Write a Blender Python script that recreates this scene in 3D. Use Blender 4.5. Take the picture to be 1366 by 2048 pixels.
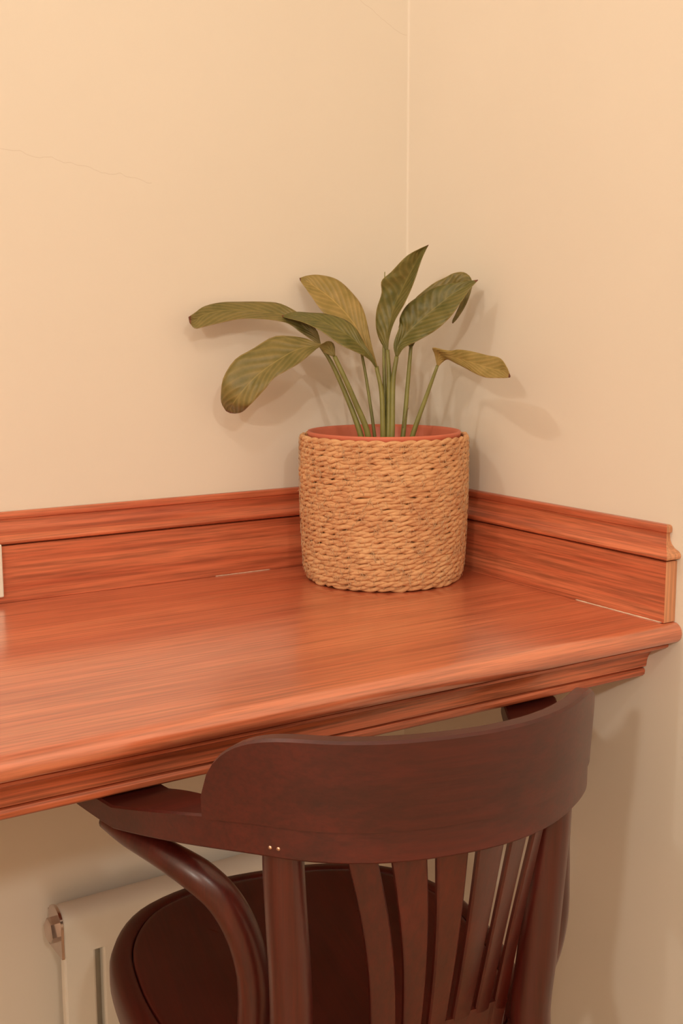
import bpy, bmesh, math, random
import numpy as np
from mathutils import Vector, Matrix
random.seed(7)
for o in list(bpy.data.objects): bpy.data.objects.remove(o)
sc = bpy.context.scene
col = sc.collection

# ------------------------------------------------------------------ camera
ZC = 0.78                                   # height of the counter top above the floor
F_PX = 2338.5
YAW, PITCH, ROLL = math.radians(32.615), math.radians(8.8845), math.radians(-0.105)
CAM = np.array([-1.02207, -1.41754, ZC + 0.3306])
_f = np.array([math.sin(YAW)*math.cos(PITCH), math.cos(YAW)*math.cos(PITCH), -math.sin(PITCH)])
_r = np.array([math.cos(YAW), -math.sin(YAW), 0.0])
_u = np.cross(_r, _f)
R_ = math.cos(ROLL)*_r + math.sin(ROLL)*_u
U_ = -math.sin(ROLL)*_r + math.cos(ROLL)*_u
cd = bpy.data.cameras.new('camera'); cam = bpy.data.objects.new('camera', cd); col.objects.link(cam)
cd.sensor_fit = 'VERTICAL'; cd.sensor_height = 36.0; cd.lens = F_PX/2048*36
cd.clip_start = 0.02
cam.matrix_world = Matrix(((R_[0], U_[0], -_f[0], CAM[0]), (R_[1], U_[1], -_f[1], CAM[1]), (R_[2], U_[2], -_f[2], CAM[2]), (0, 0, 0, 1)))
sc.camera = cam

def pix(px, py, d):
    """point at perpendicular depth d on the ray of a photo pixel"""
    return CAM + d*(_f + R_*(px-683)/F_PX + U_*(1024-py)/F_PX)

# ------------------------------------------------------------------ light and exposure
w = bpy.data.worlds.new('world'); sc.world = w; w.use_nodes = True
w.node_tree.nodes['Background'].inputs[0].default_value = (1.0, 0.8, 0.6, 1)
w.node_tree.nodes['Background'].inputs[1].default_value = 0.0
def lamp(name, loc, power, color, radius):
    l = bpy.data.lights.new(name, 'POINT'); l.energy = power; l.color = color; l.shadow_soft_size = radius
    o = bpy.data.objects.new(name, l); o.location = loc; col.objects.link(o); return o
WARM = (1.0, 0.955, 0.845)
lamp('hanging_lamp_side_offscreen', (-1.95, -0.55, ZC+1.75), 19, WARM, 0.026)
lamp('hanging_lamp_middle_offscreen', (-1.40, -1.95, ZC+1.70), 13, WARM, 0.035)
lamp('hanging_lamp_rear_offscreen', (-1.20, -3.0, ZC+1.50), 36, WARM, 0.05)
lamp('hanging_lamp_far_offscreen', (-2.75, -2.5, ZC+1.12), 60, WARM, 0.05)
vs = sc.view_settings
vs.view_transform = 'Standard'; vs.look = 'None'; vs.gamma = 1.0; vs.use_curve_mapping = False
vs.exposure = -0.09

# ------------------------------------------------------------------ materials
def new_mat(name):
    m = bpy.data.materials.new(name); m.use_nodes = True
    nt = m.node_tree; b = nt.nodes['Principled BSDF']; return m, nt, b
def N(nt, t, **kw):
    n = nt.nodes.new(t)
    for k, v in kw.items():
        if k in n.inputs: n.inputs[k].default_value = v
        else: setattr(n, k, v)
    return n
def ramp(nt, stops):
    r = nt.nodes.new('ShaderNodeValToRGB'); e = r.color_ramp.elements
    while len(e) < len(stops): e.new(0.5)
    for i, (p, c) in enumerate(stops): e[i].position = p; e[i].color = (*c, 1)
    return r
def coords(nt, scale, rot=(0, 0, 0), kind='Object'):
    tc = nt.nodes.new('ShaderNodeTexCoord'); mp = nt.nodes.new('ShaderNodeMapping')
    mp.inputs['Scale'].default_value = scale; mp.inputs['Rotation'].default_value = rot
    nt.links.new(tc.outputs[kind], mp.inputs[0]); return mp.outputs[0]
def bump(nt, b, h, strength, dist):
    n = N(nt, 'ShaderNodeBump', Strength=strength, Distance=dist)
    nt.links.new(h, n.inputs['Height']); nt.links.new(n.outputs[0], b.inputs['Normal']); return n
def math_(nt, op, a, bb=None, cc=None):
    n = nt.nodes.new('ShaderNodeMath'); n.operation = op
    for i, v in enumerate((a, bb, cc)):
        if v is None: continue
        if isinstance(v, (int, float)): n.inputs[i].default_value = v
        else: nt.links.new(v, n.inputs[i])
    return n.outputs[0]
def mix(nt, fac, a, bb, blend='MIX'):
    n = nt.nodes.new('ShaderNodeMix'); n.data_type = 'RGBA'; n.blend_type = blend
    for k, v in ((0, fac), (6, a), (7, bb)):
        if isinstance(v, (int, float)): n.inputs[k].default_value = v
        elif isinstance(v, tuple): n.inputs[k].default_value = (*v, 1)
        else: nt.links.new(v, n.inputs[k])
    return n.outputs[2]

def wood(name, axis, stops, rough=0.38, coat=0.5, coat_rough=0.14, fibre=0.35, seed=0.0, broad=(1.6, 22.0), coat_ior=1.5):
    m, nt, b = new_mat(name)
    along = {'x': (1, 0, 0), 'y': (0, 1, 0), 'z': (0, 0, 1)}[axis]
    s1 = tuple(broad[0] if a else broad[1] for a in along)
    s2 = tuple(7.0 if a else 260.0 for a in along)
    s3 = tuple(2.5 if a else 60.0 for a in along)
    c1 = coords(nt, s1); c2 = coords(nt, s2); c3 = coords(nt, s3)
    n1 = N(nt, 'ShaderNodeTexNoise', Scale=1.0, Detail=5.0, Roughness=0.6, Distortion=0.7); n1.noise_dimensions = '4D'; n1.inputs['W'].default_value = seed
    n2 = N(nt, 'ShaderNodeTexNoise', Scale=1.0, Detail=3.0, Roughness=0.7)
    n3 = N(nt, 'ShaderNodeTexNoise', Scale=1.0, Detail=4.0, Roughness=0.65, Distortion=0.4)
    for c, n in ((c1, n1), (c2, n2), (c3, n3)): nt.links.new(c, n.inputs['Vector'])
    f = math_(nt, 'ADD', math_(nt, 'MULTIPLY', n1.outputs[0], 0.62), math_(nt, 'MULTIPLY', n3.outputs[0], 0.38))
    r = ramp(nt, stops); nt.links.new(f, r.inputs[0])
    r2 = ramp(nt, [(0.35, (1-fibre,)*3), (0.6, (1.08,)*3)]); nt.links.new(n2.outputs[0], r2.inputs[0])
    nt.links.new(mix(nt, 1.0, r.outputs[0], r2.outputs[0], 'MULTIPLY'), b.inputs['Base Color'])
    b.inputs['Roughness'].default_value = rough
    b.inputs['Coat IOR'].default_value = coat_ior; b.inputs['Coat Weight'].default_value = coat; b.inputs['Coat Roughness'].default_value = coat_rough
    bump(nt, b, n2.outputs[0], 0.12, 0.001)
    return m

OAK = [(0.26, (0.30, 0.044, 0.018)), (0.43, (0.52, 0.112, 0.047)), (0.57, (0.66, 0.182, 0.083)), (0.75, (0.76, 0.262, 0.125))]
M = {}
M['counter'] = wood('stained_oak_top', 'x', OAK, rough=0.4, coat=1.0, coat_rough=0.2, fibre=0.33, seed=1.3, broad=(1.0, 11.0), coat_ior=1.95)
M['edge'] = wood('stained_oak_edge', 'x', OAK, rough=0.42, coat=0.35, coat_rough=0.2, fibre=0.5, seed=4.0)
M['board_x'] = wood('stained_oak_board', 'x', OAK, rough=0.42, coat=0.3, coat_rough=0.2, fibre=0.38, seed=2.1, broad=(1.1, 30.0))
M['board_y'] = wood('stained_oak_board_side', 'y', OAK, rough=0.42, coat=0.35, coat_rough=0.2, fibre=0.42, seed=3.7, broad=(0.9, 30.0))
ENDG = [(0.3, (0.50, 0.20, 0.09)), (0.5, (0.68, 0.31, 0.16)), (0.7, (0.74, 0.38, 0.21))]
M['end'] = wood('raw_oak_end', 'z', ENDG, rough=0.6, coat=0.0, fibre=0.25, seed=5.0)
DARKR = [(0.3, (0.034, 0.0034, 0.0020)), (0.5, (0.064, 0.0060, 0.0033)), (0.7, (0.098, 0.0095, 0.0050))]
M['chair_x'] = wood('dark_beech_bent', 'x', DARKR, rough=0.48, coat=0.2, coat_rough=0.35, fibre=0.2, seed=6.0)
M['chair_z'] = wood('dark_beech_upright', 'z', DARKR, rough=0.36, coat=0.3, coat_rough=0.25, fibre=0.2, seed=7.0)
M['chair_seat'] = wood('dark_beech_seat', 'y', DARKR, rough=0.45, coat=0.2, coat_rough=0.3, fibre=0.2, seed=8.0)

def wall_mat(name, cracks, axis):
    m, nt, b = new_mat(name)
    c = coords(nt, (1, 1, 1))
    n1 = N(nt, 'ShaderNodeTexNoise', Scale=2.2, Detail=3.0, Roughness=0.5); nt.links.new(c, n1.inputs['Vector'])
    n2 = N(nt, 'ShaderNodeTexNoise', Scale=240.0, Detail=3.0, Roughness=0.6); nt.links.new(c, n2.inputs['Vector'])
    n3 = N(nt, 'ShaderNodeTexNoise', Scale=24.0, Detail=4.0, Roughness=0.6); nt.links.new(c, n3.inputs['Vector'])
    r = ramp(nt, [(0.3, (0.795, 0.714, 0.612)), (0.7, (0.825, 0.742, 0.640))]); nt.links.new(n1.outputs[0], r.inputs[0])
    colr = r.outputs[0]
    if cracks:
        sep = nt.nodes.new('ShaderNodeSeparateXYZ'); nt.links.new(c, sep.inputs[0])
        h, z = sep.outputs['X' if axis == 'x' else 'Y'], sep.outputs['Z']
        nw = N(nt, 'ShaderNodeTexNoise', Scale=14.0, Detail=3.0, Roughness=0.5); nw.noise_dimensions = '1D'; nt.links.new(h, nw.inputs['W'])
        for (a0, z0, a1, z1, wd) in cracks:
            sl = (z1-z0)/(a1-a0)
            zz = math_(nt, 'ADD', math_(nt, 'MULTIPLY_ADD', h, sl, z0-sl*a0), math_(nt, 'MULTIPLY', math_(nt, 'SUBTRACT', nw.outputs[0], 0.5), 0.035))
            near = math_(nt, 'LESS_THAN', math_(nt, 'ABSOLUTE', math_(nt, 'SUBTRACT', z, zz)), wd)
            inn = math_(nt, 'MULTIPLY', math_(nt, 'GREATER_THAN', h, a0), math_(nt, 'LESS_THAN', h, a1))
            colr = mix(nt, math_(nt, 'MULTIPLY', math_(nt, 'MULTIPLY', near, inn), 0.2), colr, (0.45, 0.33, 0.24))
    nt.links.new(colr, b.inputs['Base Color'])
    b.inputs['Roughness'].default_value = 0.62
    b.inputs['Specular IOR Level'].default_value = 0.25
    hh = math_(nt, 'ADD', math_(nt, 'MULTIPLY', n2.outputs[0], 0.35), n3.outputs[0])
    bump(nt, b, hh, 0.10, 0.0012)
    return m
M['wall_l'] = wall_mat('cream_plaster_left', [(-0.085, ZC+0.778, -0.003, ZC+0.745, 0.0005), (-0.60, ZC+0.545, -0.40, ZC+0.515, 0.0005)], 'x')
M['wall'] = wall_mat('cream_plaster', [], 'x')

def simple(name, c, rough=0.5, metal=0.0, noise=None, bumpv=None, spec=0.5):
    m, nt, b = new_mat(name)
    b.inputs['Base Color'].default_value = (*c, 1); b.inputs['Roughness'].default_value = rough; b.inputs['Metallic'].default_value = metal
    b.inputs['Specular IOR Level'].default_value = spec
    sc_, amt = noise or (40.0, 0.12)
    n = N(nt, 'ShaderNodeTexNoise', Scale=sc_, Detail=4.0); nt.links.new(coords(nt, (1, 1, 1)), n.inputs['Vector'])
    r = ramp(nt, [(0.3, tuple(x*(1-amt) for x in c)), (0.7, tuple(min(1, x*(1+amt)) for x in c))])
    nt.links.new(n.outputs[0], r.inputs[0]); nt.links.new(r.outputs[0], b.inputs['Base Color'])
    if bumpv: bump(nt, b, n.outputs[0], bumpv, 0.002)
    return m
M['floor'] = wood('floor_boards', 'y', [(0.3, (0.52, 0.31, 0.18)), (0.5, (0.64, 0.41, 0.25)), (0.7, (0.72, 0.49, 0.31))], rough=0.45, coat=0.1, seed=9.0)
M['ceiling'] = simple('ceiling_paint', (0.74, 0.68, 0.58), 0.8)
M['wall_far'] = simple('beige_plaster', (0.60, 0.50, 0.39), 0.7)
M['caulk'] = simple('caulk', (0.80, 0.66, 0.52), 0.6)
M['white'] = simple('white_enamel', (0.80, 0.74, 0.64), 0.4, noise=(15.0, 0.03))
M['plastic'] = simple('white_plastic', (0.82, 0.78, 0.70), 0.35, noise=(15.0, 0.03))
M['black'] = simple('socket_hole_shade', (0.02, 0.018, 0.016), 0.6)  # black colour standing in for the shade inside the contact holes
M['chrome'] = simple('chrome', (0.62, 0.52, 0.48), 0.22, 1.0, noise=(30.0, 0.1))
M['pot'] = simple('terracotta_plastic', (0.62, 0.155, 0.085), 0.45, noise=(12.0, 0.08))
M['soil'] = simple('potting_soil', (0.035, 0.02, 0.013), 0.95, noise=(90.0, 0.7), bumpv=0.8)
M['stem'] = simple('green_stem', (0.20, 0.185, 0.045), 0.45, noise=(25.0, 0.25))
M['dry'] = simple('dry_leaf', (0.16, 0.065, 0.035), 0.7, noise=(60.0, 0.4))
M['thread'] = simple('straw_fibre', (0.72, 0.5, 0.30), 0.7)
M['screw'] = simple('brass_screw', (0.75, 0.5, 0.38), 0.35, 1.0)

def rope_mat():
    m, nt, b = new_mat('seagrass_rope')
    c = coords(nt, (1, 1, 1)); cs = coords(nt, (60, 60, 260))
    n1 = N(nt, 'ShaderNodeTexNoise', Scale=26.0, Detail=3.0, Roughness=0.6); nt.links.new(c, n1.inputs['Vector'])
    n2 = N(nt, 'ShaderNodeTexNoise', Scale=3.0, Detail=4.0, Roughness=0.7); nt.links.new(cs, n2.inputs['Vector'])
    r = ramp(nt, [(0.28, (0.46, 0.185, 0.088)), (0.5, (0.70, 0.375, 0.185)), (0.72, (0.82, 0.52, 0.28))]); 
    nt.links.new(math_(nt, 'ADD', math_(nt, 'MULTIPLY', n1.outputs[0], 0.5), math_(nt, 'MULTIPLY', n2.outputs[0], 0.5)), r.inputs[0])
    nt.links.new(r.outputs[0], b.inputs['Base Color']); b.inputs['Roughness'].default_value = 0.8
    b.inputs['Specular IOR Level'].default_value = 0.2
    bump(nt, b, n2.outputs[0], 0.5, 0.0012)
    return m
M['rope'] = rope_mat()

def leaf_mat(name, dark, light, edge, transl=0.15):
    m, nt, b = new_mat(name)
    tc = nt.nodes.new('ShaderNodeTexCoord'); sep = nt.nodes.new('ShaderNodeSeparateXYZ'); nt.links.new(tc.outputs['UV'], sep.inputs[0])
    u, v = sep.outputs[0], sep.outputs[1]                       # u 0..1 across, v 0..1 base to tip
    au = math_(nt, 'ABSOLUTE', math_(nt, 'MULTIPLY_ADD', u, 2.0, -1.0))
    ph = math_(nt, 'MULTIPLY', math_(nt, 'SUBTRACT', v, math_(nt, 'MULTIPLY', au, 0.22)), 85.0)
    sn = math_(nt, 'MULTIPLY_ADD', math_(nt, 'SINE', ph), 0.5, 0.5)
    n1 = N(nt, 'ShaderNodeTexNoise', Scale=45.0, Detail=4.0, Roughness=0.6); nt.links.new(tc.outputs['Object'], n1.inputs['Vector'])
    fac = math_(nt, 'ADD', math_(nt, 'MULTIPLY', sn, 0.13), math_(nt, 'MULTIPLY', n1.outputs[0], 0.87))
    r = ramp(nt, [(0.25, dark), (0.72, light)]); nt.links.new(fac, r.inputs[0])
    mid = math_(nt, 'LESS_THAN', au, 0.03)
    vein = math_(nt, 'MULTIPLY', math_(nt, 'POWER', sn, 9.0), math_(nt, 'MULTIPLY', n1.outputs[0], 0.38))
    c1 = mix(nt, math_(nt, 'MAXIMUM', math_(nt, 'MULTIPLY', mid, 0.5), vein), r.outputs[0], tuple(min(1, x*1.4) for x in light))
    rim = math_(nt, 'GREATER_THAN', au, 0.955)
    c2 = mix(nt, math_(nt, 'MULTIPLY', rim, 0.6), c1, edge)
    tip = math_(nt, 'GREATER_THAN', math_(nt, 'ADD', v, math_(nt, 'MULTIPLY', n1.outputs[0], 0.09)), 1.018)
    c3 = mix(nt, tip, c2, (0.22, 0.08, 0.04))
    nt.links.new(c3, b.inputs['Base Color']); b.inputs['Roughness'].default_value = 0.4
    b.inputs['Specular IOR Level'].default_value = 0.4
    bump(nt, b, math_(nt, 'ADD', sn, math_(nt, 'MULTIPLY', mid, -1.0)), 0.35, 0.0012)
    tr = nt.nodes.new('ShaderNodeBsdfTranslucent'); nt.links.new(c3, tr.inputs[0])
    ms = nt.nodes.new('ShaderNodeMixShader'); ms.inputs[0].default_value = transl
    nt.links.new(b.outputs[0], ms.inputs[1]); nt.links.new(tr.outputs[0], ms.inputs[2])
    nt.links.new(ms.outputs[0], nt.nodes['Material Output'].inputs[0])
    return m
M['leaf_dark'] = leaf_mat('leaf_dark_green', (0.090, 0.098, 0.017), (0.225, 0.182, 0.052), (0.38, 0.28, 0.09))
M['leaf_mid'] = leaf_mat('leaf_olive_green', (0.14, 0.122, 0.028), (0.285, 0.210, 0.068), (0.46, 0.33, 0.13))
M['leaf_pale'] = leaf_mat('leaf_pale_green', (0.31, 0.235, 0.060), (0.50, 0.345, 0.12), (0.60, 0.42, 0.17), 0.3)

# ------------------------------------------------------------------ mesh helpers
def obj(name, verts, faces, mat, parent=None, smooth=True, uvs=None):
    me = bpy.data.meshes.new(name)
    me.from_pydata([tuple(map(float, v)) for v in verts], [], faces); me.update()
    bm = bmesh.new(); bm.from_mesh(me); bmesh.ops.recalc_face_normals(bm, faces=bm.faces); bm.to_mesh(me); bm.free()
    if uvs is not None:
        l = me.uv_layers.new(name='UVMap')
        for lp in me.loops: l.data[lp.index].uv = uvs[lp.vertex_index]
    if smooth:
        for p in me.polygons: p.use_smooth = True
    if mat: me.materials.append(mat)
    o = bpy.data.objects.new(name, me); col.objects.link(o)
    if parent: o.parent = parent
    return o
def sharp(o, ang=35):
    for e in []: pass
    try: o.data.set_sharp_from_angle(angle=math.radians(ang))
    except Exception: pass
    return o
def tag(o, label=None, cat=None, group=None, kind=None):
    for k, v in (('label', label), ('category', cat), ('group', group), ('kind', kind)):
        if v: o[k] = v
    return o
def empty(name, loc, rz=0.0):
    o = bpy.data.objects.new(name, None); o.location = loc; o.rotation_euler = (0, 0, rz); o.empty_display_size = 0.05
    col.objects.link(o); return o
def box(name, a, b, mat, parent=None, bevel=0.0, seg=2):
    bm = bmesh.new(); bmesh.ops.create_cube(bm, size=1)
    for v in bm.verts: v.co = Vector([(a[i]+b[i])/2 + v.co[i]*(b[i]-a[i]) for i in range(3)])
    if bevel: bmesh.ops.bevel(bm, geom=list(bm.edges), offset=bevel, segments=seg, affect='EDGES', profile=0.5)
    me = bpy.data.meshes.new(name); bm.to_mesh(me); bm.free(); me.materials.append(mat)
    o = bpy.data.objects.new(name, me); col.objects.link(o)
    if parent: o.parent = parent
    return o
def crom(pts, n):
    """n samples of a Catmull-Rom spline (rows of an array)"""
    P = np.array(pts, float); k = len(P)
    P0 = np.vstack([2*P[0]-P[1], P, 2*P[-1]-P[-2]]); out = []
    for s in np.linspace(0, k-1-1e-9, n):
        i = int(s); t = s-i; a, b, c, d = P0[i:i+4]
        out.append(0.5*((2*b)+(-a+c)*t+(2*a-5*b+4*c-d)*t*t+(-a+3*b-3*c+d)*t**3))
    return np.array(out)
def grid_faces(nu, nv, cu=False, cv=False):
    f = []
    for i in range(nu if cu else nu-1):
        for j in range(nv if cv else nv-1):
            a, b = i*nv+j, i*nv+(j+1) % nv
            c, d = ((i+1) % nu)*nv+(j+1) % nv, ((i+1) % nu)*nv+j
            f.append((a, b, c, d))
    return f
def tube_geo(path, rad, ns=12, squash=1.0, caps=True, closed=False):
    path = np.array(path, float); n = len(path); rad = np.broadcast_to(np.array(rad, float), (n,))
    if closed: T = np.roll(path, -1, 0)-np.roll(path, 1, 0)
    else: T = np.gradient(path, axis=0)
    T /= np.linalg.norm(T, axis=1)[:, None]
    ref = np.array([0, 0, 1.0]) if abs(T[0][2]) < 0.9 else np.array([1.0, 0, 0])
    V = []; nrm = np.cross(T[0], ref); nrm /= np.linalg.norm(nrm)
    for i in range(n):
        nrm = nrm-T[i]*np.dot(nrm, T[i]); nrm /= np.linalg.norm(nrm); bi = np.cross(T[i], nrm)
        for k in range(ns):
            a = 2*math.pi*k/ns; V.append(path[i]+rad[i]*(math.cos(a)*nrm+squash*math.sin(a)*bi))
    Fc = grid_faces(n, ns, closed, True)
    if caps and not closed: Fc += [tuple(range(ns))[::-1], tuple((n-1)*ns+k for k in range(ns))]
    return V, Fc
def tube(name, path, rad, mat, parent=None, ns=12, squash=1.0):
    return obj(name, *tube_geo(path, rad, ns, squash), mat, parent)
def lathe(name, prof, mat, parent=None, ns=64, centre=(0, 0, 0), close=False):
    V = [(centre[0]+r*math.cos(2*math.pi*k/ns), centre[1]+r*math.sin(2*math.pi*k/ns), centre[2]+z) for r, z in prof for k in range(ns)]
    return obj(name, V, grid_faces(len(prof), ns, close, True), mat, parent)
def prism(name, section, ends, mat, parent=None):
    """section: list of functions/points -> start and end vertex lists, closed loop"""
    a, b = ends; n = len(section)
    V = [a(p) for p in section]+[b(p) for p in section]
    Fc = [(i, (i+1) % n, n+(i+1) % n, n+i) for i in range(n)]+[tuple(range(n))[::-1], tuple(range(n, 2*n))]
    return sharp(obj(name, V, Fc, mat, parent))
def arc(cy, cz, r, a0, a1, n, ry=None):
    return [(cy+r*math.cos(math.radians(a0+(a1-a0)*i/n)), cz+(ry or r)*math.sin(math.radians(a0+(a1-a0)*i/n))) for i in range(n+1)]

# ------------------------------------------------------------------ the room
RX, RY, CEIL = -3.2, -4.2, 2.75
tag(box('floor', (RX, RY, -0.1), (0.0, 0.0, 0.0), M['floor']), 'light brown wooden floor under the counter', kind='structure')
tag(box('ceiling', (RX, RY, CEIL), (0.0, 0.0, CEIL+0.1), M['ceiling']), 'pale ceiling of the room', kind='structure')
tag(box('wall_left', (RX, 0.0, -0.1), (0.12, 0.12, CEIL+0.1), M['wall_l']), 'cream plaster wall behind the long side of the counter', kind='structure')
tag(box('wall_right', (0.0, RY, -0.1), (0.12, 0.0, CEIL+0.1), M['wall']), 'cream plaster wall at the end of the counter', kind='structure')
tag(box('wall_back', (RX, RY-0.12, -0.1), (0.12, RY, CEIL+0.1), M['wall_far']), 'beige plaster wall across the room', kind='structure')
tag(box('wall_side', (RX-0.12, RY-0.12, -0.1), (RX, 0.12, CEIL+0.1), M['wall_far']), 'beige plaster wall at the far side of the room', kind='structure')
# soft filler bead down the wall corner
q = 0.0024
sec = [(0, 0), (-q, 0)]+[(-q+q*math.sin(t), -q+q*math.cos(t)) for t in np.linspace(0, math.pi/2, 5)][1:-1]+[(0, -q)]
tag(prism('trim_1', sec, (lambda p: (p[0], p[1], ZC+0.105), lambda p: (p[0], p[1], CEIL)), M['wall']), 'thin filler bead in the wall corner', kind='structure')

# ------------------------------------------------------------------ counter
XL = -2.45
top_sec = [(-0.001, 0.0)]+[(-0.523, 0.0), (-0.528, -0.0006)]+arc(-0.5265, -0.0125, 0.0120, 75, -80, 10)+[(-0.5225, -0.0262), (-0.001, -0.0262)]
def sx(xx): return lambda p: (xx, p[0], ZC+p[1])
# mirror the nosing arc so that it bulges towards the room
top_sec = [(-0.001, 0.0), (-0.520, 0.0), (-0.5255, -0.0006)]+[(-0.5265-0.0118*math.cos(t), -0.0125+0.0120*math.sin(t)) for t in np.linspace(math.radians(75), math.radians(-75), 12)]+[(-0.5245, -0.0262), (-0.001, -0.0262)]
counter = prism('counter_top', top_sec, (sx(XL), sx(-0.0005)), M['counter'])
tag(counter, 'long red-brown varnished wooden counter top with rounded front edge, fixed in the wall corner', 'counter')
mould = [(-0.40, -0.0262), (-0.5140, -0.0262), (-0.5140, -0.0278), (-0.5195, -0.0290), (-0.5192, -0.0318), (-0.5150, -0.0346), (-0.5095, -0.0352), (-0.5085, -0.0372)]
mould += [(-0.5075+0.0200*math.sin(t), -0.0600+0.0225*math.cos(t)) for t in np.linspace(0.12, math.pi/2, 9)]
mould += [(-0.4865, -0.0625), (-0.4800, -0.0632), (-0.4800, -0.0650), (-0.4842, -0.0658), (-0.4858, -0.0685), (-0.4850, -0.0725), (-0.4822, -0.0752), (-0.478, -0.0760), (-0.40, -0.0760)]
md = prism('edge_moulding', mould, (sx(XL), sx(-0.0005)), M['edge'], counter); tag(md, 'stepped cove moulding under the counter edge')

# ------------------------------------------------------------------ splash boards with cap moulding
D, LE = 0.0183, 0.5268
board_sec = [(0.0, 0.0003), (0.0, 0.0700), (-0.0008, 0.0708)]
cap_sec = [(-0.0060, 0.0709), (-0.0060, 0.0722), (0.0006, 0.0724), (0.0042, 0.0740), (0.0052, 0.0765), (0.0046, 0.0790), (0.0022, 0.0815), (-0.0045, 0.0845), (-0.0088, 0.0885), (-0.0112, 0.0930), (-0.0120, 0.0985), (-0.0118, 0.1010), (-0.0092, 0.1022), (-0.0088, 0.1060), (-0.0096, 0.1090), (-0.0118, 0.1104)]
def run(name, sec, path, mat, parent=None):
    """sweep an (offset, height) profile along plan points; path gives functions offset -> (x, y)"""
    n = len(sec); V = []
    for fn in path: V += [(*fn(o), ZC+z) for o, z in sec]
    Fc = grid_faces(len(path), n)
    bx = len(V)
    for fn in path: V += [(*fn(-D+0.0004), ZC+sec[-1][1]), (*fn(-D+0.0004), ZC+sec[0][1])]
    for i in range(len(path)-1):
        a = i*n; c = (i+1)*n; p = bx+2*i; r = bx+2*(i+1)
        Fc += [(a+n-1, p, r, c+n-1), (p, p+1, r+1, r), (p+1, a, c, r+1)]
    for i in (0, len(path)-1): Fc.append(tuple(i*n+k for k in range(n))+(bx+2*i, bx+2*i+1))
    return sharp(obj(name, V, Fc, mat, parent), 30)
inner = lambda o: (-D-o, -D-o)
lft = lambda o: (XL, -D-o)
bl = run('splash_board', board_sec, (lft, inner), M['board_x'])
tag(bl, 'long red-brown oak splash board standing on the counter along the wall behind it', 'splash board')
run('cap_moulding', cap_sec, (lft, inner), M['board_x'], bl)
mit = lambda o: (-D-o, -LE-o)
ret = lambda o: (-0.0004, -LE-o)
br = run('splash_board', board_sec, (inner, mit), M['board_y'])
tag(br, 'short red-brown oak splash board on the counter end with a pale cut end return', 'splash board')
run('cap_moulding', cap_sec, (inner, mit), M['board_y'], br)
run('end_return', board_sec, (mit, ret), M['end'], br)['label'] = 'pale unstained end of the board'
run('cap_return', cap_sec, (mit, ret), M['end'], br)['label'] = 'pale unstained end of the cap moulding'
def bead(name, a, b, r, parent, n=40):
    pts = np.linspace(a, b, n); rr = r*(0.75+0.5*np.random.RandomState(3).rand(n)); rr[0] = rr[-1] = 0.0001
    o = tube(name, pts, rr, M['caulk'], parent, 6); o['label'] = 'thin pale filler line'
bead('filler_line', np.array([-D-0.0004, -0.385, ZC+0.0003]), np.array([-D-0.0004, -0.524, ZC+0.0005]), 0.0006, br)
bead('filler_line', np.array([-0.33, -D-0.0004, ZC+0.0005]), np.array([-0.245, -D-0.0004, ZC+0.0005]), 0.0004, bl)

# socket plate on the long splash board
sp = box('socket_plate', (-0.765, -D-0.0065, ZC+0.0086), (-0.6183, -D, ZC+0.0742), M['plastic'], None, 0.0018)
tag(sp, 'small white wall plate fixed flat on the long splash board', 'socket')
for cx in (-0.727, -0.657):
    ring = [(0.021, 0.0), (0.021, 0.0015), (0.0195, 0.002), (0.0185, 0.0)]
    V = [(cx+r*math.cos(2*math.pi*k/32), -D-0.0065-z, ZC+0.0414+r*math.sin(2*math.pi*k/32)) for r, z in ring for k in range(32)]
    so = obj('socket', V, grid_faces(4, 32, False, True), M['plastic'], sp)
    for dx in (-0.0095, 0.0095):
        V = [(cx+dx+r*math.cos(2*math.pi*k/12), -D-0.0066-z, ZC+0.0414+r*math.sin(2*math.pi*k/12)) for r, z in ((0.0025, 0), (0.0024, 0.0003), (0.0001, 0.0003)) for k in range(12)]
        obj('hole_shade_disc', V, grid_faces(3, 12, False, True), M['black'], so)  # flat black disc painted as a hole's dark inside, no real recess

# ------------------------------------------------------------------ radiator under the counter
rx0, pitch, bw, nb = -0.5745, 0.0522, 0.0420, 7
rx1 = rx0+pitch*(nb-1)+bw
zt, zb_ = ZC-0.4000, 0.10
rad = empty('radiator', (0, 0, 0)); tag(rad, 'white flat-bar radiator with chrome end plug low on the wall under the counter', 'radiator')
def dsec(g, y0=-0.016, y1=-0.062, h=0.060, top=None):
    t_ = (top or zt)+g; s = [(y0+g, t_-h-2*g), (y0+g, t_-0.012)]
    s += [((y0+y1)/2+((y0-y1)/2+g)*math.cos(a), t_-0.018+0.018*math.sin(a)) for a in np.linspace(0.25, math.pi-0.25, 9)]
    s += [(y1-g, t_-0.022), (y1-g, t_-h-2*g)]; return s
def hx(xx): return lambda p: (xx, p[0], p[1])
hd = prism('header', dsec(0), (hx(rx0), hx(rx1)), M['white'], rad)
prism('header', dsec(0, top=zb_+0.06), (hx(rx0), hx(rx1)), M['white'], rad)
for i in range(nb):
    a = rx0+pitch*i
    box('flat_bar', (a, -0.0604, zb_+0.055), (a+bw, -0.045, zt-0.058), M['white'], rad, 0.003)
box('core', (rx0+0.012, -0.040, zb_+0.06), (rx1-0.012, -0.020, zt-0.06), M['white'], rad)
ec = prism('end_cap', dsec(0.0012), (hx(rx0-0.0035), hx(rx0)), M['chrome'], rad)
cy, cz = -0.039, zt-0.030
hexs = [(0.0165*math.cos(math.radians(60*k+10)), 0.0165*math.sin(math.radians(60*k+10))) for k in range(6)]
V = []
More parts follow.
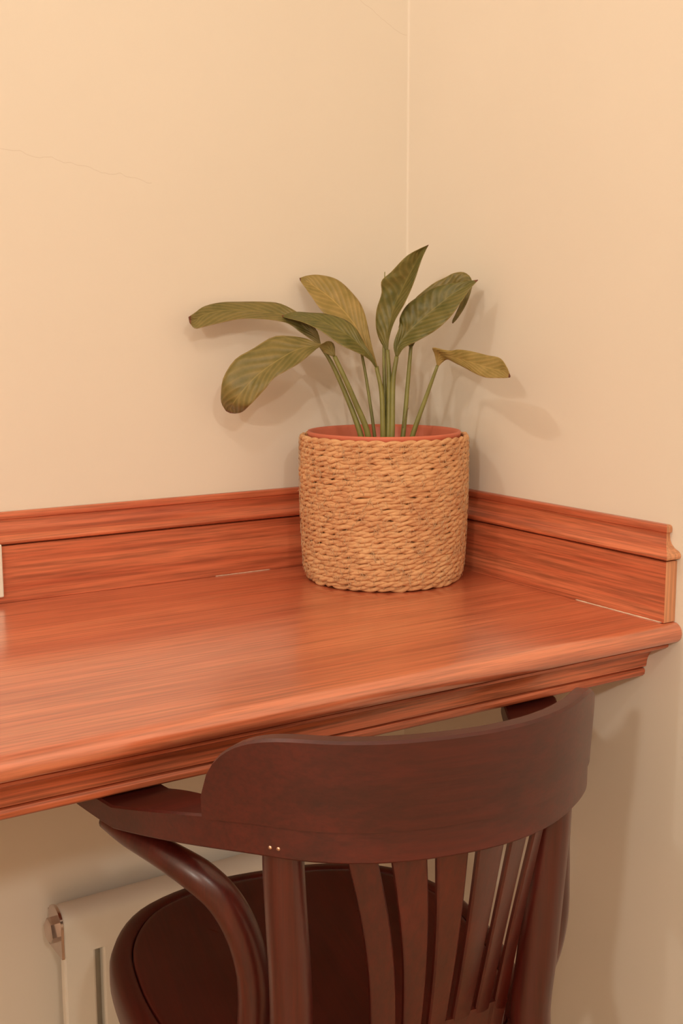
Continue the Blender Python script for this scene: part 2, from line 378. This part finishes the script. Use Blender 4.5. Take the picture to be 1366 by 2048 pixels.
for xx, s in ((rx0-0.0035, 1.0), (rx0-0.012, 1.0), (rx0-0.0135, 0.86)): V += [(xx, cy+a*s, cz+b*s) for a, b in hexs]
sharp(obj('hex_plug', V, grid_faces(3, 6, False, True)+[tuple(12+k for k in range(6))], M['chrome'], ec))
for bxx in (rx0+0.08, rx1-0.08):
    box('wall_bracket', (bxx-0.012, -0.018, zt-0.075), (bxx+0.012, 0.0, zt-0.045), M['white'], rad, 0.002)

# ------------------------------------------------------------------ basket with inner pot
PCX, PCY, PH = -0.1385, -0.1415, 0.193
RB, RT = 0.1075, 0.1125
basket = empty('basket', (PCX, PCY, ZC)); tag(basket, 'round straw-coloured basket of coiled seagrass rope holding the plant pot in the corner', 'basket')
rows = 27; rs = (PH-0.0016)/rows; ZB = 0.0016
def brad(t): return RB+(RT-RB)*t+0.0022*math.sin(math.pi*t)-0.004*max(0, 0.06-t)/0.06
rng = np.random.RandomState(5)
for k in range(rows):
    t = (k+0.5)/rows; R0 = brad(t)-0.0042; nt_ = 30+rng.randint(0, 9); steps = 240
    ang = np.linspace(0, 2*math.pi, steps, endpoint=False)
    V = []; Fc = []
    lump = np.zeros(steps)
    for h in range(2, 26): lump += rng.randn()*np.cos(h*ang+rng.rand()*6.28)/5.5
    for s in range(2):
        ph = nt_*ang/2+s*math.pi+rng.rand()*6.28*0+0.5*lump
        rr = R0+0.0013*np.cos(ph)+0.0005*lump
        zz = ZB+rs*(k+0.5)+0.0019*np.sin(ph)+0.0004*np.roll(lump, 40)
        path = np.stack([rr*np.cos(ang), rr*np.sin(ang), zz], 1)
        v, f = tube_geo(path, 0.0030*(1+0.2*np.roll(lump, 17+60*s)), 6, 1.0, False, True)
        Fc += [tuple(len(V)+i for i in q_) for q_ in f]; V += list(v)
    obj('rope_coil', V, Fc, M['rope'], basket)
lathe('lining', [(0.001, 0.003), (RB-0.008, 0.003), (RB-0.0065, 0.01), (RT-0.0062, PH-0.004), (RT-0.0085, PH-0.004), (RB-0.011, 0.012), (0.001, 0.012)], M['rope'], basket, 64)
# loose fibres sticking out, and stitches between the coils
V = []; Fc = []
for i in range(70):
    a = rng.rand()*6.28; z = rng.rand()*PH*0.97+0.003; r0 = brad(z/PH)-0.001; L = 0.003+0.006*rng.rand()
    d = np.array([math.cos(a), math.sin(a), 0])*(0.35+0.5*rng.rand())+np.array([-math.sin(a), math.cos(a), 0])*rng.randn()*0.8+np.array([0, 0, rng.randn()*0.6])
    d /= np.linalg.norm(d); p0 = np.array([r0*math.cos(a), r0*math.sin(a), z]); 
    pth = [p0, p0+d*L*0.5+np.array([0, 0, 0.0006]), p0+d*L]
    if pth[2][2] < 0.002: continue
    v, f = tube_geo(pth, [0.00022, 0.0002, 0.00008], 4); Fc += [tuple(len(V)+j for j in q_) for q_ in f]; V += list(v)
tag(obj('loose_fibres', V, Fc, M['thread'], basket), 'fine loose straw fibres', kind='stuff')
V = []; Fc = []
for i in range(2600):
    a = rng.rand()*6.28; k = rng.randint(0, rows-1); z = ZB+rs*(k+0.5); r0 = brad(z/PH)+0.0008
    da = 0.03*rng.choice([-1, 1])+0.01*rng.randn(); pth = [np.array([(r0+e)*math.cos(a+da*s_), (r0+e)*math.sin(a+da*s_), z+rs*s_]) for s_, e in ((0.0, 0), (0.5, -0.0005), (1.0, 0))]
    v, f = tube_geo(pth, 0.00022, 3); Fc += [tuple(len(V)+j for j in q_) for q_ in f]; V += list(v)
tag(obj('stitching', V, Fc, M['thread'], basket), 'thin stitches tying the coils together', kind='stuff')

plant_w = np.array([PCX, PCY, ZC+0.0125])
plant = empty('potted_plant', tuple(plant_w)); tag(plant, 'green leafy plant with broad arching leaves in a terracotta-red pot inside the seagrass basket', 'plant')
ph = PH-0.0075
pot = lathe('pot', [(0.001, 0.0005), (0.080, 0.0005), (0.084, 0.004), (0.0965, ph-0.012), (0.1005, ph-0.012), (0.1020, ph-0.002), (0.1012, ph), (0.0990, ph), (0.0975, ph-0.004), (0.0935, ph-0.02), (0.080, 0.008), (0.001, 0.008)], M['pot'], plant, 72)
pot['label'] = 'terracotta-red plastic pot'
V = [(0, 0, ph-0.036)]; rings = 7; 
for i in range(1, rings+1):
    r = 0.0915*i/rings
    for k in range(40): V.append((r*math.cos(k*math.pi/20), r*math.sin(k*math.pi/20), ph-0.036+0.004*rng.rand()-0.006*(i/rings)**2))
Fc = [(0, 1+k, 1+(k+1) % 40) for k in range(40)]
for i in range(rings-1):
    for k in range(40): Fc.append((1+i*40+k, 1+(i+1)*40+k, 1+(i+1)*40+(k+1) % 40, 1+i*40+(k+1) % 40))
tag(obj('soil', V, Fc, M['soil'], pot), kind='stuff')

# ------------------------------------------------------------------ plant: stems and broad leaves
DP = float(np.dot(np.array([PCX, PCY, ZC+0.22])-CAM, _f))        # depth of the pot axis
def leaf(mat, st, cup=0.006, n=34, name='leaf'):
    """st rows: upper edge px, lower edge px, depth offsets (upper, rib, lower) of the blade, base to tip; optional rib px"""
    E = []
    for s in st:
        T, B, d = s[0], s[1], s[2]
        Mi = s[3] if len(s) > 3 else ((T[0]+B[0])/2, (T[1]+B[1])/2)
        E.append([*T, d[0], *Mi, d[1], *B, d[2]])
    S = crom(E, n); V = []; uv = []; nc = 11
    for i, r in enumerate(S):
        T = pix(r[0], r[1], DP+r[2]); Mi = pix(r[3], r[4], DP+r[5]); B = pix(r[6], r[7], DP+r[8])
        wdt = np.linalg.norm(T-B); nn = Mi-CAM; nn /= np.linalg.norm(nn); Mi = Mi+nn*cup*min(1, wdt/0.03)
        for j in range(nc):
            t = j/(nc-1)
            if t <= 0.5: s = t*2; p = T*(1-s)+Mi*s
            else: s = t*2-1; p = Mi*(1-s)+B*s
            p = p-nn*0.25*wdt*0.12*math.sin(math.pi*((t*2) % 1.0 if t != 1 else 0))
            e = abs(2*t-1); p = p+nn*0.0016*e*math.sin(i*1.15+j*0.5+len(st))*min(1, wdt/0.03)
            V.append(p-plant_w); uv.append((t, i/(n-1)))
    o = obj(name, V, grid_faces(n, nc), mat, plant, uvs=uv)
    sol = o.modifiers.new('thickness', 'SOLIDIFY'); sol.thickness = 0.0005; sol.offset = 0
    return o
def stem(pts, w0, w1, name='stem', mat=None):
    P = [pix(x, y, DP+d)-plant_w for x, y, d in pts]
    end = P[-1]*1.0; end[2] = ph-0.0385; end[:2] *= 0.75
    P.append(end); pth = crom(P, 26); r = np.linspace(w0, w1, 26)
    return obj(name, *tube_geo(pth, r, 10), mat or M['stem'], plant)
d0 = lambda a: (a, a, a)
# long leaf reaching left over the board
leaf(M['leaf_mid'], [((642, 689), (640, 692), d0(-.005)), ((634, 661), (622, 679), d0(.0)), ((612, 640), (600, 664), (.004, .002, .0)), ((594, 624), (578, 648), (.008, .003, -.002)),
     ((560, 607), (556, 642), (.010, .000, -.010), (558, 628)), ((525, 603.5), (522, 638), (.006, -.007, -.018), (524, 624)), ((482, 603.5), (480, 638), (-.003, -.016, -.027), (481, 620)),
     ((440, 605), (440, 646), (-.016, -.028, -.040), (440, 622)), ((408, 613), (410, 653), (-.030, -.040, -.050), (408, 630)), ((390, 625), (390, 657), (-.044, -.048, -.054)), ((377, 634), (379, 645), d0(-.056))], 0.003)
# leaf in front of it
leaf(M['leaf_dark'], [((754, 736), (752, 738), d0(-.012)), ((745, 712), (741, 722), d0(-.016)), ((729, 688), (728, 712), (-.015, -.02, -.026)), ((713, 659), (705, 701), (-.014, -.022, -.034)),
     ((692, 640), (678, 688), (-.012, -.024, -.038)), ((655, 628), (645, 664), (-.006, -.022, -.036)), ((622, 625.5), (612, 647), (0, -.016, -.028)), ((590, 624), (582, 638), (.004, -.006, -.014)), ((563, 632), (563, 634), d0(0))], 0.004)
# drooping lower left leaf
leaf(M['leaf_mid'], [((671, 714), (667, 714), d0(-.02)), ((668, 688), (650, 706), d0(-.022)), ((655, 682), (642, 697), d0(-.026)), ((640, 688), (637, 695), d0(-.03), (639, 691)), ((612, 677), (618, 711), (-.028, -.036, -.044), (616, 693)),
     ((580, 672), (598, 727), (-.03, -.042, -.052), (588, 702)), ((545, 674), (572, 742), (-.034, -.048, -.058), (562, 717)), ((505, 698), (547, 757), (-.04, -.052, -.062), (535, 735)),
     ((470, 719), (531, 777), (-.044, -.056, -.064), (508, 757)), ((447, 755), (510, 800), (-.048, -.056, -.062), (483, 785)), ((442, 786), (497, 813), (-.044, -.050, -.054), (467, 806)), ((443, 806), (484, 824), (-.032, -.034, -.036), (461, 818)), ((452, 822), (470, 827), d0(-.024), (460, 826))], 0.004)
# pale leaf at the back
leaf(M['leaf_pale'], [((755, 733), (752, 735), d0(.0)), ((742, 684), (732, 712), (.01, .006, .002), (738, 700)), ((729, 625), (700, 684), (.022, .014, .006), (715, 658)), ((710, 592), (668, 648), (.034, .024, .014), (690, 625)),
     ((676, 560), (642, 620), (.044, .034, .022), (662, 597)), ((640, 550), (622, 592), (.050, .042, .032), (632, 575)), ((616, 551), (610, 575), (.052, .047, .040), (613, 562)), ((599, 556), (600, 561), d0(.046))], 0.003)
# upright leaf
leaf(M['leaf_dark'], [((776, 704), (774, 704), d0(-.002), (775, 704)), ((779, 675), (760, 682), (-.004, -.004, .004), (772, 680)), ((789, 643), (752, 655), (-.012, -.008, .002), (779, 650)), ((806, 613), (753, 620), (-.022, -.012, .0), (789, 612)),
     ((820, 584), (763, 587), (-.032, -.018, -.006), (803, 582)), ((832, 553), (763, 562), (-.040, -.026, -.012), (815, 557)), ((838, 534), (782, 544), (-.044, -.034, -.022), (825, 538)), ((845, 515), (812, 513), (-.048, -.042, -.036), (836, 517)), ((852, 500), (838, 498), d0(-.050)), ((857.5, 489.5), (856, 490), d0(-.054))], 0.005)
# right leaf
leaf(M['leaf_dark'], [((791, 714), (796, 714), d0(-.008)), ((787, 688), (808, 696), (-.008, -.008, -.014), (796, 692)), ((798, 655), (831, 684), (-.006, -.010, -.022), (812, 669)), ((800, 634), (868, 663), (-.006, -.014, -.03), (833, 648)),
     ((814, 610), (895, 640), (-.008, -.018, -.036), (858, 626)), ((840, 591), (910, 622), (-.010, -.022, -.038), (880, 608)), ((872, 573.5), (924, 602), (-.014, -.026, -.038), (903, 590)), ((914, 565), (940, 578), (-.022, -.030, -.036), (930, 573)), ((956, 559.5), (956, 560.5), d0(-.034))], 0.005)
# leaf folding over behind the right one
leaf(M['leaf_mid'], [((820, 696), (824, 696), d0(.004)), ((797, 655), (846, 660), d0(.008)), ((822, 606), (885, 618), d0(.010)), ((862, 570), (912, 598), d0(.010)), ((890, 555), (922, 592), d0(.010)), ((908, 546), (928, 594), d0(.008)),
     ((928, 544.5), (926, 600), d0(.006)), ((942, 556), (922, 604), d0(.002)), ((944, 575), (917, 615), d0(.0)), ((933, 608), (910, 630), d0(-.002)), ((916, 636), (905, 640), d0(-.004)), ((906, 647), (904, 646), d0(-.004))], 0.002)
# pale leaf hanging out to the right
leaf(M['leaf_pale'], [((874, 733), (877, 733), d0(-.02)), ((869, 708), (886, 724), d0(-.024)), ((866, 695), (896, 719), (-.03, -.032, -.034)), ((897, 701), (912, 727), (-.044, -.050, -.056), (902, 714)), ((918, 699), (932, 737), (-.062, -.070, -.080), (923, 719)),
     ((945, 703), (950, 747), (-.082, -.092, -.102), (946, 726)), ((975, 710.5), (971, 755), (-.104, -.114, -.124), (974, 735)), ((1000, 716), (994, 756), (-.126, -.134, -.140), (998, 741)), ((1013, 733), (1010, 756), d0(-.146)), ((1021, 752), (1020, 755), d0(-.152))], 0.004)
stem([(640.5, 691, -.005), (664, 728, -.004), (694, 795, -.004), (719, 862, -.004)], .0023, .0042)
stem([(669, 713, -.02), (692, 762, -.018), (712, 808, -.014), (734, 862, -.01)], .0030, .0044)
stem([(753, 735, -.012), (763, 785, -.012), (766, 862, -.010)], .0026, .0044)
stem([(754, 733, .0), (763, 790, -.002), (771, 862, -.004)], .0022, .0034)
stem([(722, 700, .010), (733, 760, .010), (748, 862, .010)], .0018, .0026)
stem([(775, 700, -.003), (778, 760, -.004), (777, 862, -.006)], .0027, .0050)
stem([(769.5, 544, .004), (769, 620, .004), (768, 720, .003), (771, 862, -.001)], .0006, .0040, 'rolled_leaf')
stem([(793.5, 713, -.008), (786, 765, -.008), (784, 862, -.008)], .0028, .0046)
stem([(822, 692, .004), (817, 750, .004), (807, 862, .004)], .0024, .0038)
stem([(875, 731, -.02), (853, 792, -.012), (828, 862, -.006)], .0020, .0042)
# dry scrap at the foot of a stem
leaf(M['dry'], [((807, 850), (806, 856), d0(-.003)), ((810, 838), (808, 846), d0(-.004)), ((813, 828), (811, 834), d0(-.006)), ((817, 815), (816, 818), d0(-.007))], 0.001, 10, 'dry_sheath')

# ------------------------------------------------------------------ bentwood armchair pushed under the counter
CH = empty('bentwood_armchair', (-0.4916, -0.743, 0.0), -0.237)
tag(CH, 'dark brown bentwood armchair with slatted back pushed in under the counter', 'chair')
UA, UB, UN, UK = 0.212, 0.275, 2.27, 0.626
def ucurve():
    t = np.linspace(0, math.pi/2, 60)
    u = UA*np.sin(t)**(2/UN); v = UB*(1-np.cos(t)**(2/UN))
    u = np.r_[u, UA*np.ones(8)]; v = np.r_[v, UB+np.linspace(0.012, 0.10, 8)]
    u = u+UK*v*v; h = np.stack([u, v], 1); l = h[::-1].copy(); l[:, 0] *= -1
    c = np.r_[l[:-1], h]
    d = np.r_[0, np.cumsum(np.linalg.norm(np.diff(c, axis=0), axis=1))]
    s = np.linspace(0, d[-1], 150)
    return np.stack([np.interp(s, d, c[:, 0]), np.interp(s, d, c[:, 1])], 1)
UC = ucurve(); UT = np.gradient(UC, axis=0); UT /= np.linalg.norm(UT, axis=1)[:, None]
UNRM = np.stack([-UT[:, 1], UT[:, 0]], 1)                  # towards the sitter
def smooth(a, b, x): t = min(1, max(0, (x-a)/(b-a))); return t*t*(3-2*t)
def ease(v): t = max(0.0, (v-0.045)/0.155); return t*t/(t+0.25)*1.25 if t < 1 else 1.0
def zrt(v): return ZC-0.0440-0.0355*ease(v)   # top of the arm rail
def zrb(v): return ZC-0.0740-0.0270*ease(v)   # underside
V = []; n = len(UC)
for i, (p, nn) in enumerate(zip(UC, UNRM)):
    v = p[1]; wd = 0.026+0.035*smooth(0.03, 0.20, v); e = min(i, n-1-i)
    wd_ = wd*(1.0 if e > 5 else 0.45+0.11*e); off = (wd-wd_)/2
    a, b = zrt(v), zrb(v); r = 0.0018
    for o, z in ((0, b+r), (0, a-r), (r, a), (wd_-r, a), (wd_, a-r), (wd_, b+r), (wd_-r, b), (r, b)):
        q2 = p+nn*(o+off); V.append((q2[0], q2[1], z))
rail = sharp(obj('arm_rail', V, grid_faces(n, 8, False, True)+[tuple(range(8)), tuple((n-1)*8+k for k in range(8))], M['chair_x'], CH), 30)
# back panel standing on the rail
def ztop(v, u):
    a_, b_ = (0.024, 0.0915) if u < 0 else (0.052, 0.118)
    t = max(0.0, (v-a_)/(b_-a_)); return ZC-0.046+0.072*math.sqrt(max(0, 1-min(1, t)**2.3))
idx = [i for i in range(n) if UC[i][1] <= (0.0915 if UC[i][0] < 0 else 0.118)]
V = []
for i in idx:
    p, nn = UC[i], UNRM[i]; a = ztop(p[1], p[0]); b = zrt(p[1])-0.0035; a = max(a, b+0.004); r = min(0.0022, (a-b)*0.4+0.0002); th = 0.0135
    for o, z in ((-0.0016, b), (-0.0016-0.05*(a-b), a-r), (-0.0016+r-0.05*(a-b), a), (th-r-0.05*(a-b), a), (th-0.05*(a-b), a-r), (th, b)):
        q2 = p+nn*o; V.append((q2[0], q2[1], z))
m_ = len(idx)
sharp(obj('back_panel', V, grid_faces(m_, 6, False, True)+[tuple(range(6)), tuple((m_-1)*6+k for k in range(6))], M['chair_x'], CH), 30)
for u_, v_ in ((-0.1316, 0.0449), (-0.1251, 0.0395)):
    k = int(np.argmin(np.abs(UC[:, 0]-u_))); p, nn = UC[k], -UNRM[k]
    V = []
    for r, h in ((0.0016, -0.0006), (0.0015, 0.0004), (0.0001, 0.0006)):
        for j in range(10):
            a = 2*math.pi*j/10; tt = UT[k]; V.append((p[0]+nn[0]*h+tt[0]*r*math.cos(a), p[1]+nn[1]*h+tt[1]*r*math.cos(a), ZC-0.0655+r*math.sin(a)))
    obj('screw', V, grid_faces(3, 10, False, True), M['screw'], rail)
# rear posts running down into the rear legs
for s_ in (-1, 1):
    c_ = 0.006
    P = [(c_+s_*0.1225-(s_ > 0)*.004, 0.061, ZC-0.060), (c_+s_*0.1220-(s_ > 0)*.006, 0.061, ZC-0.10), (c_+s_*0.1170-(s_ > 0)*.009, 0.062, ZC-0.20), (c_+s_*0.1160-(s_ > 0)*.010, 0.068, ZC-0.28), (c_+s_*0.1240, 0.064, ZC-0.36), (c_+s_*0.142, 0.044, 0.22), (c_+s_*0.165, 0.010, 0.0)]
    pp = crom(P, 40); tube('post', pp, np.interp(pp[:, 2], [0, 0.25, 0.5, 0.66, 0.74], [0.0125, 0.0165, 0.0180, 0.0172, 0.0165]), M['chair_z'], CH, 16)
# fan of slats
tops = [(-0.0795, -0.0572), (-0.0454, -0.0157), (-0.0070, 0.0219), (0.0312, 0.0580), (0.0650, 0.0842), (0.0925, 0.1066)]
bots = [(-0.0340, -0.0105), (-0.0048, 0.0116), (0.0178, 0.0340), (0.0400, 0.0565), (0.0605, 0.0745), (0.0790, 0.0920)]
ends = [ZC-0.285, ZC-0.275, ZC-0.268, ZC-0.262, ZC-0.2555]
def vback(u): return float(np.interp(u, UC[:, 0], UC[:, 1]))
def slat_pt(ut, ub, f, back):
    bow = 0.010*math.sin(math.pi*f)*(-1 if ut < 0.0135 else 1)*min(1, abs(ut-0.0135)/0.09)
    u = ut+(ub-ut)*f-bow*0.6; z = ZC-0.058+(ZC-0.285-(ZC-0.058))*f
    v = (vback(ut)+0.007)*(1-f)+0.082*f-0.006*math.sin(math.pi*f)
    return (u, v+(0.0058 if back else 0), z)
for (a0, a1), (b0, b1) in zip(tops, bots):
    V = []; st = 14
    for i in range(st):
        f = i/(st-1); L, R2 = slat_pt(a0, b0, f, False), slat_pt(a1, b1, f, False); L2, R3 = slat_pt(a0, b0, f, True), slat_pt(a1, b1, f, True)
        e = 0.0015
        V += [(L[0], L[1]+e, L[2]), (L[0]+e, L[1], L[2]), (R2[0]-e, R2[1], R2[2]), (R2[0], R2[1]+e, R2[2]), R3, L2]
    sharp(obj('slat', V, grid_faces(st, 6, False, True)+[tuple(range(6)), tuple((st-1)*6+k for k in range(6))], M['chair_z'], CH), 40)
# solid foot of the splat, with the slot ends rising to the right
fz = [ZC-0.285, ZC-0.279, ZC-0.270, ZC-0.262, ZC-0.256, ZC-0.252]
def edge_u(k, z, side):
    f = (ZC-0.058-z)/(0.285-0.058); return slat_pt(tops[k][side], bots[k][side], f, False)
prof = []
for k in range(6):
    zz = fz[k] if k else ZC-0.283
    for side in (0, 1):
        zq = ZC-0.284 if (k, side) == (0, 0) else (fz[k] if side == 0 else fz[min(5, k+1)])
        zq = min(zq, ZC-0.2525); prof.append(edge_u(k, zq, side))
V = []; nb_ = len(prof)
for p in prof: V.append((p[0], p[1]+0.0006, p[2]))
for i, p in enumerate(prof): V.append((-0.028+0.112*i/(nb_-1), 0.092, ZC-0.335))
for p in prof: V.append((p[0], p[1]+0.0056, p[2]))
for i, p in enumerate(prof): V.append((-0.028+0.112*i/(nb_-1), 0.102, ZC-0.335))
Fc = []
for i in range(nb_-1):
    Fc += [(i, i+1, nb_+i+1, nb_+i), (2*nb_+i, 3*nb_+i, 3*nb_+i+1, 2*nb_+i+1), (i, 2*nb_+i, 2*nb_+i+1, i+1), (nb_+i, nb_+i+1, 3*nb_+i+1, 3*nb_+i)]
Fc += [(0, nb_, 3*nb_, 2*nb_), (nb_-1, 3*nb_-1, 4*nb_-1, 2*nb_-1)]
obj('splat_foot', V, Fc, M['chair_z'], CH, smooth=False)
# seat: bent rim and dished panel
ZS = ZC-0.320; cu = -0.012
half = [(0, 0.526), (0.085, 0.517), (0.158, 0.478), (0.199, 0.405), (0.207, 0.320), (0.196, 0.225), (0.165, 0.135), (0.095, 0.085), (0, 0.072)]
loop = half+[(-a, b) for a, b in half[-2:0:-1]]
lp = np.array(loop); k = len(lp); ext = np.vstack([lp, lp, lp]); sm = []
for i in range(k):
    for t in (0, .2, .4, .6, .8):
        a, b, c, d = ext[k+i-1], ext[k+i], ext[k+i+1], ext[k+i+2]
        sm.append(0.5*((2*b)+(-a+c)*t+(2*a-5*b+4*c-d)*t*t+(-a+3*b-3*c+d)*t**3))
sm = np.array(sm); tg = np.roll(sm, -1, 0)-np.roll(sm, 1, 0); tg /= np.linalg.norm(tg, axis=1)[:, None]
inn = np.stack([tg[:, 1], -tg[:, 0]], 1)
if np.dot(inn[0], np.array([0, 0.3])-sm[0]) < 0: inn = -inn
def loopring(ins, z): return [(cu+p[0]+q2[0]*ins, p[1]+q2[1]*ins, z) for p, q2 in zip(sm, inn)]
rim = [(0.016, -0.040), (0.004, -0.037), (0.0, -0.028), (0.0, -0.012), (0.003, -0.004), (0.009, 0.0), (0.021, 0.0), (0.0235, -0.002), (0.0245, -0.012), (0.022, -0.040)]
V = []
for i_, z_ in rim: V += loopring(i_, ZS+z_)
obj('seat_rim', V, grid_faces(len(rim), len(sm), True, True), M['chair_seat'], CH)
V = []; pr = [(0.0248, -0.012), (0.0250, -0.0012), (0.0262, -0.0004), (0.030, -0.0006), (0.055, -0.0030), (0.090, -0.0060), (0.13, -0.0075)]
for i_, z_ in pr: V += loopring(i_, ZS+z_)
ns_ = len(sm); V.append((cu, 0.30, ZS-0.008)); Fc = grid_faces(len(pr), ns_, False, True)+[((len(pr)-1)*ns_+i, (len(pr)-1)*ns_+(i+1) % ns_, len(V)-1) for i in range(ns_)]
obj('seat_panel', V, Fc, M['chair_seat'], CH)
for s_ in (-1, 1):
    P = [(cu+s_*0.158, 0.430, ZS-0.005), (cu+s_*0.160, 0.432, ZS-0.12), (cu+s_*0.172, 0.442, 0.16), (cu+s_*0.186, 0.458, 0.0)]
    pp = crom(P, 24); tube('front_leg', pp, np.interp(pp[:, 2], [0, 0.2, 0.46], [0.0115, 0.015, 0.0185]), M['chair_z'], CH, 16)
a = np.linspace(0, 2*math.pi, 60, endpoint=False)
v, f = tube_geo(np.stack([cu+0.008+0.150*np.cos(a), 0.245+0.195*np.sin(a), 0.27+0*a], 1), 0.010, 10, 1.0, False, True)
obj('stretcher_hoop', v, f, M['chair_x'], CH)
# curved arm supports from under the arms down to the seat
sup = [(-0.2330, 0.232, -0.106), (-0.2180, 0.204, -0.1085), (-0.1890, 0.166, -0.118), (-0.1640, 0.145, -0.133), (-0.1450, 0.136, -0.155), (-0.1300, 0.134, -0.190), (-0.1220, 0.137, -0.235), (-0.1230, 0.142, -0.285), (-0.130, 0.148, -0.335)]
sup_r = [(0.235, 0.235, -0.104), (0.212, 0.200, -0.108), (0.185, 0.157, -0.118), (0.170, 0.137, -0.140), (0.166, 0.129, -0.175), (0.165, 0.128, -0.215), (0.160, 0.133, -0.255), (0.148, 0.145, -0.300), (0.140, 0.150, -0.335)]
for s_ in (-1, 1):
    P = [(p[0], p[1], ZC+p[2]) for p in (sup if s_ < 0 else sup_r)]
    pp = crom(P, 46); tube('arm_support', pp, np.interp(np.arange(46), [0, 6, 16, 45], [0.0075, 0.011, 0.0150, 0.0150]), M['chair_z'], CH, 14)
